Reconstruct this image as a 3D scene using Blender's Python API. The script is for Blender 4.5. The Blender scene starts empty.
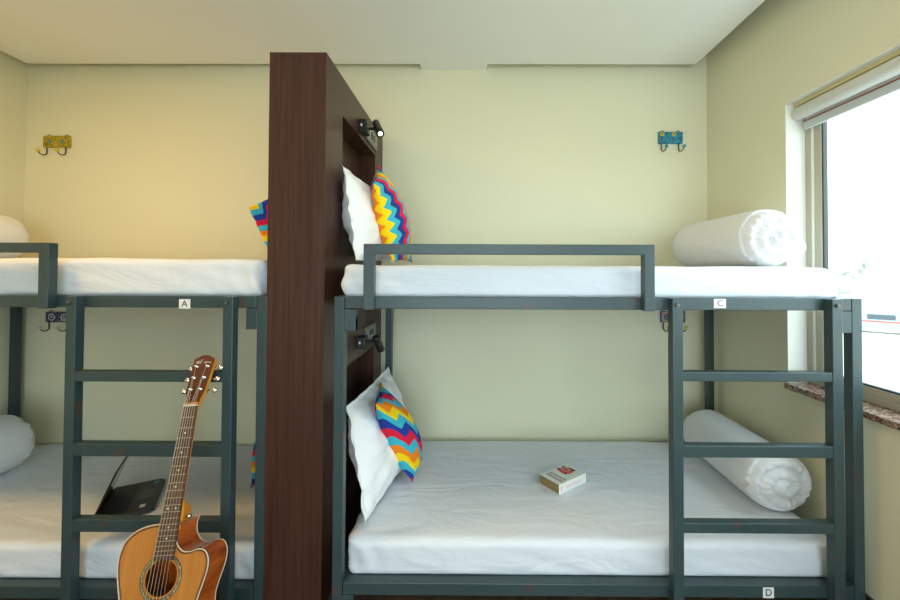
import bpy, bmesh, math, random
from mathutils import Vector, Matrix, noise
random.seed(7)
S = bpy.context.scene
C = S.collection
PI = math.pi
FLOOR = 0.035           # everything is set down by this at the end so the floor lies at z = 0
EYE = 1.33

# ------------------------------------------------------------------ helpers
def lin(r, g, b):
    f = lambda c: (c/255/12.92) if c/255 <= .04045 else ((c/255+.055)/1.055)**2.4
    return (f(r), f(g), f(b), 1)

def new_mat(name):
    m = bpy.data.materials.new(name); m.use_nodes = True
    return m, m.node_tree.nodes, m.node_tree.links, m.node_tree.nodes['Principled BSDF']

def mat(name, col, rough=.5, metal=0, spec=.5, bump=0, bscale=200, var=0, vscale=8, emit=None, estr=0):
    m, N, L, p = new_mat(name)
    p.inputs['Base Color'].default_value = col
    p.inputs['Roughness'].default_value = rough
    p.inputs['Metallic'].default_value = metal
    p.inputs['Specular IOR Level'].default_value = spec
    tc = N.new('ShaderNodeTexCoord')
    if var:
        n = N.new('ShaderNodeTexNoise'); n.inputs['Scale'].default_value = vscale; n.inputs['Detail'].default_value = 4
        L.new(tc.outputs['Object'], n.inputs['Vector'])
        mx = N.new('ShaderNodeMix'); mx.data_type = 'RGBA'
        mx.inputs[6].default_value = tuple(c*(1-var) for c in col[:3])+(1,)
        mx.inputs[7].default_value = tuple(min(1, c*(1+var)) for c in col[:3])+(1,)
        L.new(n.outputs['Fac'], mx.inputs[0]); L.new(mx.outputs[2], p.inputs['Base Color'])
    if bump:
        n2 = N.new('ShaderNodeTexNoise'); n2.inputs['Scale'].default_value = bscale; n2.inputs['Detail'].default_value = 3
        L.new(tc.outputs['Object'], n2.inputs['Vector'])
        b = N.new('ShaderNodeBump'); b.inputs['Strength'].default_value = bump; b.inputs['Distance'].default_value = .002
        L.new(n2.outputs['Fac'], b.inputs['Height']); L.new(b.outputs['Normal'], p.inputs['Normal'])
    if emit:
        p.inputs['Emission Color'].default_value = emit; p.inputs['Emission Strength'].default_value = estr
    return m

def wood(name, c1, c2, scale=(40, 40, 1.5), rough=.35, spec=.5, detail=6, coat=0):
    m, N, L, p = new_mat(name)
    tc = N.new('ShaderNodeTexCoord'); mp = N.new('ShaderNodeMapping'); mp.inputs['Scale'].default_value = scale
    n = N.new('ShaderNodeTexNoise'); n.inputs['Scale'].default_value = 1.0; n.inputs['Detail'].default_value = detail; n.inputs['Roughness'].default_value = .65
    r = N.new('ShaderNodeValToRGB'); r.color_ramp.elements[0].position = .3; r.color_ramp.elements[1].position = .7
    r.color_ramp.elements[0].color = c1; r.color_ramp.elements[1].color = c2
    L.new(tc.outputs['Object'], mp.inputs[0]); L.new(mp.outputs[0], n.inputs['Vector']); L.new(n.outputs['Fac'], r.inputs[0])
    L.new(r.outputs[0], p.inputs['Base Color'])
    p.inputs['Roughness'].default_value = rough; p.inputs['Specular IOR Level'].default_value = spec
    p.inputs['Coat Weight'].default_value = coat; p.inputs['Coat Roughness'].default_value = .1
    return m

def box(bm, x0, x1, y0, y1, z0, z1):
    v = [bm.verts.new((x, y, z)) for x in (x0, x1) for y in (y0, y1) for z in (z0, z1)]
    for f in ((0,1,3,2), (4,6,7,5), (0,4,5,1), (2,3,7,6), (0,2,6,4), (1,5,7,3)):
        bm.faces.new([v[i] for i in f])

def boxes(*bs, bevel=0, seg=2):
    bm = bmesh.new()
    for b in bs: box(bm, *b)
    if bevel:
        bmesh.ops.bevel(bm, geom=list(bm.edges), offset=bevel, segments=seg, profile=.5, affect='EDGES')
    return bm

def obj(name, bm, m, parent=None, smooth=False, angle=None):
    bmesh.ops.recalc_face_normals(bm, faces=list(bm.faces))
    me = bpy.data.meshes.new(name); bm.to_mesh(me); bm.free()
    if m: me.materials.append(m)
    if smooth:
        for p in me.polygons: p.use_smooth = True
    o = bpy.data.objects.new(name, me); C.objects.link(o)
    if parent is not None:
        o.parent = parent
        if parent.get('_ws'): o.matrix_parent_inverse = Matrix.Translation(parent.location).inverted()
    return o

def tag(o, label, cat, group=None):
    o['label'] = label; o['category'] = cat
    if group: o['group'] = group
    return o

def thing(name, loc, label, cat, group=None):
    """an Empty at the base of a thing; its parts are written in room coordinates"""
    o = bpy.data.objects.new(name, None); C.objects.link(o); o.empty_display_size = .05
    o.location = loc; o['_ws'] = 1
    return tag(o, label, cat, group)

def struct(name, bm, m, parent=None):
    o = obj(name, bm, m, parent)
    if parent is None: o['kind'] = 'structure'
    return o

def tube(bm, pts, r, n=10, closed=False, cap=True):
    pts = [Vector(p) for p in pts]; rings = []; k = len(pts); up = None
    rr = r if isinstance(r, (list, tuple)) else [r]*k
    for i, p in enumerate(pts):
        if closed: t = pts[(i+1) % k]-pts[i-1]
        else: t = pts[min(i+1, k-1)]-pts[max(i-1, 0)]
        t.normalize()
        if up is None:
            up = Vector((0, 0, 1)) if abs(t.z) < .9 else Vector((1, 0, 0))
        a = t.cross(up).normalized(); up = a.cross(t).normalized()
        rings.append([bm.verts.new(p+rr[i]*(math.cos(2*PI*j/n)*a+math.sin(2*PI*j/n)*up)) for j in range(n)])
    for i in range(k if closed else k-1):
        A, B = rings[i], rings[(i+1) % k]
        for j in range(n): bm.faces.new((A[j], A[(j+1) % n], B[(j+1) % n], B[j]))
    if cap and not closed: bm.faces.new(rings[0]); bm.faces.new(rings[-1][::-1])
    return bm

def ball(bm, c, r, u=14, v=10, sc=(1, 1, 1)):
    bmesh.ops.create_uvsphere(bm, u_segments=u, v_segments=v, radius=r, matrix=Matrix.Translation(c) @ Matrix.Diagonal((*sc, 1)))
    return bm

def text_mesh(txt, size, depth=.0006):
    cu = bpy.data.curves.new('t', 'FONT'); cu.body = txt; cu.size = size; cu.extrude = depth; cu.align_x = 'CENTER'; cu.align_y = 'CENTER'
    o = bpy.data.objects.new('t', cu); C.objects.link(o)
    dg = bpy.context.evaluated_depsgraph_get(); dg.update()
    me = bpy.data.meshes.new_from_object(o.evaluated_get(dg))
    bpy.data.objects.remove(o); bpy.data.curves.remove(cu)
    bm = bmesh.new(); bm.from_mesh(me); bpy.data.meshes.remove(me)
    return bm

def nz(x, y, z, s=1.0): return noise.noise(Vector((x*s, y*s, z*s)))

# ------------------------------------------------------------------ materials
def wall_mat(name, col):
    m = mat(name, col, rough=.75, spec=.25, bump=.15, bscale=350, var=.03, vscale=2.5)
    return m
M = {}
M['wall'] = wall_mat('cream_wall_paint', (.745, .715, .52, 1))
M['reveal'] = wall_mat('pale_reveal_paint', (.80, .80, .72, 1))
M['ceil'] = wall_mat('white_ceiling_paint', (.84, .84, .80, 1))
M['floor'] = wood('dark_floor_boards', (.07, .042, .025, 1), (.16, .10, .06, 1), (14, 1.2, 14), .4)
M['base'] = mat('dark_skirting', (.035, .025, .02, 1), .4)
M['part'] = wood('wenge_laminate', lin(52, 31, 23), lin(79, 50, 38), (90, 90, 2.2), .36, .32)
M['letter'] = mat('black_print', (.015, .015, .017, 1), .6)
M['label'] = mat('white_sticker', (.80, .80, .78, 1), .5)
M['black'] = mat('black_plastic', (.012, .012, .013, 1), .38)
M['chrome'] = mat('chrome', (.75, .74, .72, 1), .18, 1)
M['bolt'] = mat('dark_bolt_steel', (.16, .17, .17, 1), .3, .9)
M['alu'] = mat('tan_aluminium', (.46, .42, .32, 1), .45, .15, var=.03)
M['alu_light'] = mat('pale_aluminium', (.78, .78, .72, 1), .4)
M['gasket'] = mat('dark_gasket', (.05, .06, .06, 1), .6)
M['blind'] = mat('white_blind_fabric', (.82, .82, .80, 1), .7)
M['bar'] = mat('grey_blind_bar', (.50, .55, .58, 1), .4)
M['cord'] = mat('red_brown_piping', (.30, .06, .03, 1), .6)
M['yellow_strip'] = mat('cream_head_shading', (.72, .62, .30, 1), .6)

def steel():
    m, N, L, p = new_mat('blue_grey_painted_steel')
    tc = N.new('ShaderNodeTexCoord')
    n = N.new('ShaderNodeTexNoise'); n.inputs['Scale'].default_value = 14; n.inputs['Detail'].default_value = 9; n.inputs['Roughness'].default_value = .72
    L.new(tc.outputs['Object'], n.inputs['Vector'])
    r = N.new('ShaderNodeValToRGB'); r.color_ramp.elements[0].position = .618; r.color_ramp.elements[1].position = .628
    L.new(n.outputs['Fac'], r.inputs[0])
    n2 = N.new('ShaderNodeTexNoise'); n2.inputs['Scale'].default_value = 5
    L.new(tc.outputs['Object'], n2.inputs['Vector'])
    v = N.new('ShaderNodeMix'); v.data_type = 'RGBA'
    v.inputs[6].default_value = (.028, .050, .053, 1); v.inputs[7].default_value = (.040, .068, .071, 1)
    L.new(n2.outputs['Fac'], v.inputs[0])
    x = N.new('ShaderNodeMix'); x.data_type = 'RGBA'; x.inputs[7].default_value = (.10, .045, .03, 1)
    L.new(r.outputs[0], x.inputs[0]); L.new(v.outputs[2], x.inputs[6]); L.new(x.outputs[2], p.inputs['Base Color'])
    p.inputs['Roughness'].default_value = .36; p.inputs['Specular IOR Level'].default_value = .45
    return m
M['steel'] = steel()

def sheet(name, col=(.71, .74, .79, 1), wr=.5):
    m, N, L, p = new_mat(name)
    p.inputs['Base Color'].default_value = col; p.inputs['Roughness'].default_value = .85; p.inputs['Specular IOR Level'].default_value = .2
    p.inputs['Sheen Weight'].default_value = .1
    tc = N.new('ShaderNodeTexCoord'); mp = N.new('ShaderNodeMapping'); mp.inputs['Scale'].default_value = (3.2, 7, 7)
    n = N.new('ShaderNodeTexNoise'); n.inputs['Scale'].default_value = 1; n.inputs['Detail'].default_value = 5; n.inputs['Distortion'].default_value = 1.2
    L.new(tc.outputs['Object'], mp.inputs[0]); L.new(mp.outputs[0], n.inputs['Vector'])
    b = N.new('ShaderNodeBump'); b.inputs['Strength'].default_value = wr; b.inputs['Distance'].default_value = .02
    L.new(n.outputs['Fac'], b.inputs['Height'])
    w = N.new('ShaderNodeTexNoise'); w.inputs['Scale'].default_value = 700; L.new(tc.outputs['Object'], w.inputs['Vector'])
    b2 = N.new('ShaderNodeBump'); b2.inputs['Strength'].default_value = .08; b2.inputs['Distance'].default_value = .001
    L.new(w.outputs['Fac'], b2.inputs['Height']); L.new(b.outputs['Normal'], b2.inputs['Normal']); L.new(b2.outputs['Normal'], p.inputs['Normal'])
    return m
M['sheet'] = sheet('white_cotton_sheet')
M['duvet'] = sheet('white_duvet_cotton', (.74, .75, .76, 1), .25)
M['pillow'] = sheet('white_pillow_cotton', (.84, .84, .84, 1), .3)

def chevron(name, n_stripes, shear, zigs, amp, off, along_u=False):
    m, N, L, p = new_mat(name)
    uv = N.new('ShaderNodeUVMap'); uv.uv_map = 'UVMap'
    sp = N.new('ShaderNodeSeparateXYZ'); L.new(uv.outputs[0], sp.inputs[0])
    A, B = ('Y', 'X') if along_u else ('X', 'Y')      # A runs along the stripe, B across it
    def mth(op, a, b=None):
        k = N.new('ShaderNodeMath'); k.operation = op
        for i, q in enumerate((a, b)):
            if q is None: continue
            if isinstance(q, (int, float)): k.inputs[i].default_value = q
            else: L.new(q, k.inputs[i])
        return k.outputs[0]
    tri = mth('PINGPONG', mth('MULTIPLY', sp.outputs[A], zigs), .5)
    t = mth('ADD', mth('MULTIPLY', sp.outputs[B], n_stripes), mth('MULTIPLY', sp.outputs[A], shear))
    t = mth('ADD', mth('ADD', t, mth('MULTIPLY', tri, amp)), off)
    fr = mth('FRACT', mth('DIVIDE', t, 6.0))
    r = N.new('ShaderNodeValToRGB'); cr = r.color_ramp; cr.interpolation = 'CONSTANT'
    cols = [(225, 30, 62), (60, 178, 196), (250, 208, 18), (244, 132, 26), (60, 178, 196), (36, 62, 150)]
    if not along_u: cols = [(225, 30, 62), (36, 62, 150), (60, 178, 196), (250, 208, 18), (244, 132, 26), (60, 178, 196)]
    else: cols = [(250, 208, 18), (60, 178, 196), (44, 62, 140), (225, 30, 62), (60, 178, 196), (244, 132, 26)]
    while len(cr.elements) < 6: cr.elements.new(.5)
    for i, c in enumerate(cols): cr.elements[i].position = i/6; cr.elements[i].color = lin(*c)
    L.new(fr, r.inputs[0]); L.new(r.outputs[0], p.inputs['Base Color'])
    p.inputs['Roughness'].default_value = .85; p.inputs['Specular IOR Level'].default_value = .2
    return m

# ------------------------------------------------------------------ the room shell
XL, XR, YB, YF, ZT = -2.8224, 1.4822, 2.5073, -2.0, 2.85
W0, W1, WZ0, WZ1 = -1.0, 1.8852, .79, 2.127        # window opening: y range and z range
struct('floor', boxes((XL-.2, XR+.2, YF-.2, YB+.2, FLOOR-.1, FLOOR)), M['floor'])
struct('wall_back', boxes((XL-.2, XR+.2, YB, YB+.2, FLOOR, ZT)), M['wall'])
struct('wall_left', boxes((XL-.2, XL, YF, YB, FLOOR, ZT)), M['wall'])
FX0, FX1, FZ0, FZ1 = -1.0, 1.3, .10, 2.2                                # unseen window added behind the viewer for frontal fill light
struct('wall_front', boxes((XL-.2, FX0, YF-.2, YF, FLOOR, ZT), (FX1, XR+.2, YF-.2, YF, FLOOR, ZT), (FX0, FX1, YF-.2, YF, FLOOR, FZ0), (FX0, FX1, YF-.2, YF, FZ1, ZT)), M['wall'])
struct('added_fill_window', boxes((FX0, FX0+.05, YF-.12, YF-.06, FZ0, FZ1), (FX1-.05, FX1, YF-.12, YF-.06, FZ0, FZ1), (FX0, FX1, YF-.12, YF-.06, FZ0, FZ0+.05),
                         (FX0, FX1, YF-.12, YF-.06, FZ1-.05, FZ1), ((FX0+FX1)/2-.03, (FX0+FX1)/2+.03, YF-.12, YF-.06, FZ0, FZ1)), M['alu'])
struct('wall_right', boxes((XR, XR+.2, W1, YB, FLOOR, ZT), (XR, XR+.2, YF, W0, FLOOR, ZT),
                           (XR, XR+.2, W0, W1, FLOOR, WZ0), (XR, XR+.2, W0, W1, WZ1, ZT)), M['wall'])
# dropped ceiling panel with a shadow gap all round, and the slab above it; a filler tab bridges the gap at the back
SZ = 2.602
struct('ceiling', boxes((XL+.085, 1.371, YF+.09, 2.432, SZ, SZ+.06), (XL-.2, XR+.2, YF-.2, YB+.2, ZT, ZT+.1),
                        (-.3165, .0965, 2.432, YB, SZ, SZ+.06)), M['ceil'])
struct('baseboard_right', boxes((XR-.012, XR, YF, YB, FLOOR, .135), bevel=.002), M['base'])
struct('baseboard_back', boxes((XL, XR-.012, YB-.012, YB, FLOOR, .135), bevel=.002), M['base'])
struct('baseboard_left', boxes((XL, XL+.012, YF, YB-.012, FLOOR, .135), bevel=.002), M['base'])
# window: pale reveal lining, frame, sashes, panes, sill
X2 = XR+.09
struct('trim_1', boxes((XR+.0005, XR+.2, W1-.004, W1-.0005, WZ0, WZ1-.004), (XR+.0005, XR+.2, W0+.0005, W0+.004, WZ0, WZ1-.004),
                       (XR+.0005, XR+.2, W0, W1-.0005, WZ1-.004, WZ1-.0005)), M['reveal'])
win = struct('window_1', boxes((X2, X2+.07, W1-.036, W1-.004, .82, WZ1-.004), (X2, X2+.07, W0+.004, W0+.036, .82, WZ1-.004),
                               (X2, X2+.07, W0+.036, W1-.036, .82, .85), (X2, X2+.07, W0+.036, W1-.036, WZ1-.034, WZ1-.004), bevel=.002), M['alu'])
def sash(y0, y1, x):
    b = .048
    s = obj('sash', boxes((x, x+.026, y1-b, y1, .85, WZ1-.034), (x, x+.026, y0, y0+b, .85, WZ1-.034),
                          (x, x+.026, y0+b, y1-b, .85, .85+.03), (x, x+.026, y0+b, y1-b, WZ1-.064, WZ1-.034), bevel=.002), M['alu'], win)
    obj('sash_bead', boxes((x-.004, x, y1-.012, y1-.001, .85, WZ1-.034)), M['alu_light'], s)
    g = .008
    obj('gasket', boxes((x+.004, x+.022, y1-b-g, y1-b, .88, WZ1-.064), (x+.004, x+.022, y0+b, y0+b+g, .88, WZ1-.064),
                        (x+.004, x+.022, y0+b, y1-b, .88, .88+g)), M['gasket'], s)
    obj('pane', boxes((x+.011, x+.015, y0+b+.001, y1-b-.001, .881, WZ1-.065)), glass, s)
def glass_mat():
    m, N, L, p = new_mat('clear_glass'); N.remove(p)
    t = N.new('ShaderNodeBsdfTransparent'); t.inputs[0].default_value = (.96, .98, .97, 1)
    g = N.new('ShaderNodeBsdfGlossy'); g.inputs['Roughness'].default_value = .02
    mx = N.new('ShaderNodeMixShader'); mx.inputs[0].default_value = .05
    L.new(t.outputs[0], mx.inputs[1]); L.new(g.outputs[0], mx.inputs[2]); L.new(mx.outputs[0], N['Material Output'].inputs[0])
    return m
glass = glass_mat()
sash(.43, W1-.036, X2+.004); sash(W0+.036, .48, X2+.034)
def granite():
    m, N, L, p = new_mat('brown_granite')
    tc = N.new('ShaderNodeTexCoord'); v = N.new('ShaderNodeTexVoronoi'); v.inputs['Scale'].default_value = 130
    L.new(tc.outputs['Object'], v.inputs['Vector'])
    r = N.new('ShaderNodeValToRGB'); e = r.color_ramp.elements
    e[0].color = (.03, .022, .02, 1); e[1].color = (.27, .15, .10, 1); e[1].position = .55; k = e.new(.9); k.color = (.42, .30, .24, 1)
    s = N.new('ShaderNodeSeparateColor'); L.new(v.outputs['Color'], s.inputs[0]); L.new(s.outputs[0], r.inputs[0]); L.new(r.outputs[0], p.inputs['Base Color'])
    p.inputs['Roughness'].default_value = .25
    return m
struct('trim_2', boxes((XR-.022, X2+.07, W0-.02, W1-.006, .793, .82), bevel=.004), granite())

# ------------------------------------------------------------------ roller blind
b = thing('roller_blind', (XR+.05, 1.1, 2.0), 'white roller blind rolled up at the top of the window', 'blind')
rb = bmesh.new(); tube(rb, [(XR+.045, W0+.02, 2.073), (XR+.045, W1-.022, 2.073)], .03, 28); obj('roll', rb, M['blind'], b, True)
rb = bmesh.new(); tube(rb, [(XR+.045, W1-.024, 2.073), (XR+.045, W1-.006, 2.073)], .012, 16); obj('end_bracket', rb, M['alu_light'], b)
obj('hanging_fabric', boxes((XR+.0715, XR+.0735, W0+.03, W1-.03, 2.02, 2.073)), M['blind'], b)
obj('bottom_bar', boxes((XR+.062, XR+.078, W0+.03, W1-.03, 1.995, 2.03), bevel=.003), M['bar'], b)
rb = bmesh.new(); tube(rb, [(XR+.062, W0+.03, 2.033), (XR+.062, W1-.03, 2.033)], .003, 8); obj('piping', rb, M['cord'], b)
obj('head_shading_strip', boxes((XR+.034, XR+.066, W0+.01, W1-.01, WZ1-.020, WZ1-.005)), M['yellow_strip'], b)  # cream strip stands in for the shading along the reveal head

# ------------------------------------------------------------------ partition between the bunks
P1, P2, PY, PZ = -.7776, -.5588, 1.5246, 2.1726
r = .094
bs = [(P1, P2, PY, 1.7264, FLOOR, PZ), (P1, P2, 2.315, YB, FLOOR, PZ)]
for z0, z1, full in ((FLOOR, .33, 1), (.33, .90, 0), (.90, 1.40, 1), (1.40, 2.005, 0), (2.005, PZ, 1)):
    bs.append((P1, P2, 1.7264, 2.315, z0, z1) if full else (P1+r, P2-r, 1.7264, 2.315, z0, z1))
bm = boxes(*bs); bmesh.ops.remove_doubles(bm, verts=list(bm.verts), dist=1e-5)
tag(obj('partition', bm, M['part']), 'dark brown wood laminate partition standing between the two bunk beds', 'partition')

# ------------------------------------------------------------------ bunk beds
T = .0375
def letter_plate(parent, x0, x1, z0, z1, yf, ch):
    p = obj('label_plate', boxes((x0, x1, yf-.0012, yf, z0, z1)), M['label'], parent)
    p['label'] = 'small white sticker with the letter '+ch
    t = text_mesh(ch, (z1-z0)*.92)
    bmesh.ops.transform(t, matrix=Matrix.Translation(((x0+x1)/2, yf-.0016, (z0+z1)/2)) @ Matrix.Rotation(PI/2, 4, 'X'), verts=list(t.verts))
    o = obj('letter', t, M['letter'], p)

def bunk(x0, x1, yf, zr, zl, label, lads, guard, plates, rungs):
    yr = yf+.9
    B = thing('bunk_bed', ((x0+x1)/2, (yf+yr)/2, FLOOR), label, 'bunk bed', 'steel bunk beds')
    st = M['steel']; bv = .0025
    for x in (x0, x1-T):
        for y in (yf, yr):
            obj('post', boxes((x, x+T, y, y+T, FLOOR, zr), bevel=bv), st, B)
    for z in (zr, zl):
        for y in (yf, yr):
            obj('side_rail', boxes((x0+T+.002, x1-T-.002, y, y+T, z-.045, z), bevel=bv), st, B)
        for x in (x0+.002, x1-T+.002):
            obj('end_rail', boxes((x, x+T-.004, yf+T, yr, z-.045, z), bevel=bv), st, B)
        obj('bed_base', boxes((x0+T, x1-T, yf+T, yr, z-.03, z-.004)), st, B)
    for z, dz in ((zr, .127), (zl, .075)):              # hooked corner plates beside the posts
        for s, xp in ((1, x0+T), (-1, x1-T)):
            a, c = (xp, xp+s*.042) if s > 0 else (xp+s*.042, xp)
            obj('corner_bracket', boxes((a, c, yf+.001, yf+.03, max(z-dz, FLOOR+.004), z-.047), (a-.012 if s > 0 else a, c if s > 0 else c+.012, yf+.004, yf+.03, max(z-dz, FLOOR+.004), z-.075), bevel=.0015), st, B)
            obj('rear_bracket', boxes((a, c, yr+.004, yr+T, max(z-.06, FLOOR+.004), z-.047)), st, B)
    yl = yf-T
    for x in lads:
        obj('ladder_stile', boxes((x, x+T, yl, yf-.0005, FLOOR, zr), bevel=bv), st, B)
        bb = bmesh.new(); bmesh.ops.create_cone(bb, cap_ends=True, segments=6, radius1=.0075, radius2=.0065, depth=.008, matrix=Matrix.Translation((x+T*.42, yl-.004, zr-.024)) @ Matrix.Rotation(PI/2, 4, 'X'))
        ball(bb, (x+T*.42, yl-.007, zr-.024), .0045, 10, 6)
        obj('bolt', bb, M['bolt'], B)
    for za, zb in rungs:
        obj('ladder_rung', boxes((lads[0]+T-.001, lads[1]+.001, yl+.002, yl+.036, zb, za), bevel=.003), st, B)
    g0, g1, gz, gb = guard
    bm = bmesh.new()                                     # hoop of square tube with mitred corners
    o_ = [(g0, gb), (g0, gz), (g1, gz), (g1, gb)]; i_ = [(g0+T, gb), (g0+T, gz-T), (g1-T, gz-T), (g1-T, gb)]
    for k in range(3):
        q = [o_[k], o_[k+1], i_[k+1], i_[k]]
        f = [bm.verts.new((x, yl, z)) for x, z in q]; g = [bm.verts.new((x, yf-.0005, z)) for x, z in q]
        bm.faces.new(f); bm.faces.new(g[::-1])
        for j in range(4): bm.faces.new((f[j], g[j], g[(j+1) % 4], f[(j+1) % 4]))
    bmesh.ops.remove_doubles(bm, verts=list(bm.verts), dist=1e-5)
    inner = [f for f in bm.faces if sum(1 for e in f.edges if len(e.link_faces) > 2) >= 4]
    bmesh.ops.delete(bm, geom=inner, context='FACES')
    bmesh.ops.recalc_face_normals(bm, faces=list(bm.faces))
    bmesh.ops.bevel(bm, geom=[e for e in bm.edges if len(e.link_faces) == 2 and e.calc_face_angle(0) > .5], offset=bv, segments=2, profile=.5, affect='EDGES')
    obj('guard_rail', bm, st, B)
    for p in plates: letter_plate(B, *p)
    return B

bunk(-.5057, 1.444, 1.484, 1.2356, .188, 'blue grey steel bunk bed right of the brown partition, under the window', (.728, 1.301), (-.389, .6654, 1.4297, 1.1895),
     [(.8987, .9427, 1.1985, 1.2325, 1.484, 'C'), (1.0702, 1.1098, .1445, .182, 1.484, 'D')], [(.972, .938), (.709, .666), (.4335, .3975)])
bunk(-2.805, -.779, 1.527, 1.2328, .130, 'blue grey steel bunk bed left of the brown partition, behind the guitar', (-1.5125, -.9238), (-2.66, -1.582, 1.4326, 1.1855),
     [(-1.1143, -1.0715, 1.1844, 1.2205, 1.527, 'A')], [(.9525, .914), (.685, .6375), (.405, .359)])

# ------------------------------------------------------------------ mattresses in fitted sheets
def soft_box(x0, x1, y0, y1, z0, z1, rad, nx, ny, nzz, disp):
    bm = bmesh.new(); key = {}
    lx, ly, lz = x1-x0, y1-y0, z1-z0
    def vert(i, j, k):
        if (i, j, k) not in key:
            p = Vector((x0+lx*i/nx, y0+ly*j/ny, z0+lz*k/nzz))
            q = Vector((min(max(p.x, x0+rad), x1-rad), min(max(p.y, y0+rad), y1-rad), min(max(p.z, z0+rad*.6), z1-rad)))
            d = p-q
            n = d.normalized() if d.length > 1e-9 else Vector((0, 0, 1))
            if d.length > 1e-9: p = q+n*(rad if d.z >= 0 else rad)
            key[(i, j, k)] = bm.verts.new(disp(p, n))
        return key[(i, j, k)]
    for i in range(nx):
        for j in range(ny):
            for k in (0, nzz): bm.faces.new((vert(i, j, k), vert(i+1, j, k), vert(i+1, j+1, k), vert(i, j+1, k)))
        for k in range(nzz):
            for j in (0, ny): bm.faces.new((vert(i, j, k), vert(i+1, j, k), vert(i+1, j, k+1), vert(i, j, k+1)))
    for j in range(ny):
        for k in range(nzz):
            for i in (0, nx): bm.faces.new((vert(i, j, k), vert(i, j+1, k), vert(i, j+1, k+1), vert(i, j, k+1)))
    return bm

def mattress(x0, x1, z0, z1, label, seed, y1=2.44, flare=.0, group='white sheeted mattresses', y0=1.524):
    def disp(p, n):
        h = (p.z-z0)/(z1-z0)
        if h < .02: return p
        q = p.copy(); s = seed*7.3
        e = min(p.x-x0, x1-p.x)
        amp = .0022+.008*math.exp(-e/.12)
        side = 1-abs(n.z)
        # gathered folds of the fitted sheet, strongest at the corners
        fold = math.sin((p.x+p.y*.8)*75+h*5+3*nz(p.x*3, h, s))*math.exp(-e/.09)*.007*math.exp(-max(p.y-y0, 0)/.2)
        q += n*(side*fold+amp*nz(p.x*6+s, p.y*5, p.z*9))
        if side > .3: q += n*.0035*nz(p.x*3+s, 0, p.z*22+p.x*6)
        q.z += .004*nz(p.x*2.2+s, p.y*2.2, 0)*h
        if flare and p.x > x1-.12: q.x += flare*(1-h)*(p.x-(x1-.12))/.12
        q.z = max(q.z, z0)
        return q
    bm = soft_box(x0, x1, y0, y1, z0, z1, .028, 150, 60, 16, disp)
    o = obj('mattress', bm, M['sheet'], None, True)
    return tag(o, label, 'mattress', group)
mattress(-.489, 1.386, 1.2358, 1.353, 'white sheeted mattress on the upper right bunk, behind the long guard rail', 1, flare=.02)
mattress(-.466, 1.390, .1885, .314, 'white sheeted mattress on the lower right bunk, with the book on it', 2)
mattress(-2.76, -.815, 1.2332, 1.378, 'white sheeted mattress on the upper left bunk, above the guitar', 3, 2.48, y0=1.567)
mattress(-2.76, -.820, .1305, .260, 'white sheeted mattress on the lower left bunk, under the laptop', 4, 2.485, y0=1.567)

# ------------------------------------------------------------------ pillows and cushions
def cushion_mesh(N_, T_, F_, B_, thick, n=44, flange=0, wr=.004, seed=0, power=.5, pinch=.05, back=1.0):
    N_, T_, F_, B_ = map(Vector, (N_, T_, F_, B_))
    nrm = ((T_-B_).cross(F_-N_)).normalized()
    if nrm.x < 0 and abs(nrm.x) > .2 and N_.x > -.6: nrm = -nrm
    bm = bmesh.new(); uvl = bm.loops.layers.uv.new('UVMap'); V = {}; uvs = {}
    c = (N_+T_+F_+B_)/4
    def P(i, j, s):
        edge = i in (0, n) or j in (0, n)
        k = (i, j, 0 if edge else s)
        if k not in V:
            u, v = i/n, j/n
            b = B_*(1-u)*(1-v)+F_*u*(1-v)+T_*u*v+N_*(1-u)*v
            pu, pv = 4*u*(1-u), 4*v*(1-v)
            # edges between the corners draw in a little
            b = b+(c-b)*pinch*(pv*(1-pu)**2+pu*(1-pv)**2)*1.2
            g = lambda t: min(max((t-flange)/(1-2*flange), 0), 1)
            a = max(math.sin(PI*g(u)), 0)*max(math.sin(PI*g(v)), 0)
            h = thick/2*a**power
            w = wr*(nz(u*5+seed, v*5, s)+.6*nz(u*11+seed, v*11, s*3))*(1 if not edge else .6)
            rad = math.sin(18*math.atan2(v-.5, u-.5))*.0025*(1-a)*(1 if wr > .001 else 0)
            V[k] = bm.verts.new(b+nrm*(s*h*(1 if s > 0 else back)+w+rad)); uvs[V[k]] = (u, v)
        return V[k]
    for s in (1, -1):
        for i in range(n):
            for j in range(n):
                f = bm.faces.new((P(i, j, s), P(i+1, j, s), P(i+1, j+1, s), P(i, j+1, s)))
                for l in f.loops:
                    q = uvs[l.vert]; l[uvl].uv = (q[0]*s, q[1])
    return bm

def pillow(N_, T_, F_, B_, label, seed):
    o = obj('pillow', cushion_mesh(N_, T_, F_, B_, .19, 64, .04, .013, seed, .5, .03), M['pillow'], None, True)
    return tag(o, label, 'pillow', 'white pillows')
pillow((-.530, 1.635, 1.768), (-.515, 2.3, 1.748), (-.425, 2.25, 1.375), (-.462, 1.60, 1.372), 'white pillow propped against the partition on the upper right bunk', 3)
pillow((-.508, 1.65, .775), (-.482, 2.35, .775), (-.30, 2.22, .335), (-.418, 1.60, .33), 'white pillow propped against the partition on the lower right bunk', 11)

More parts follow.
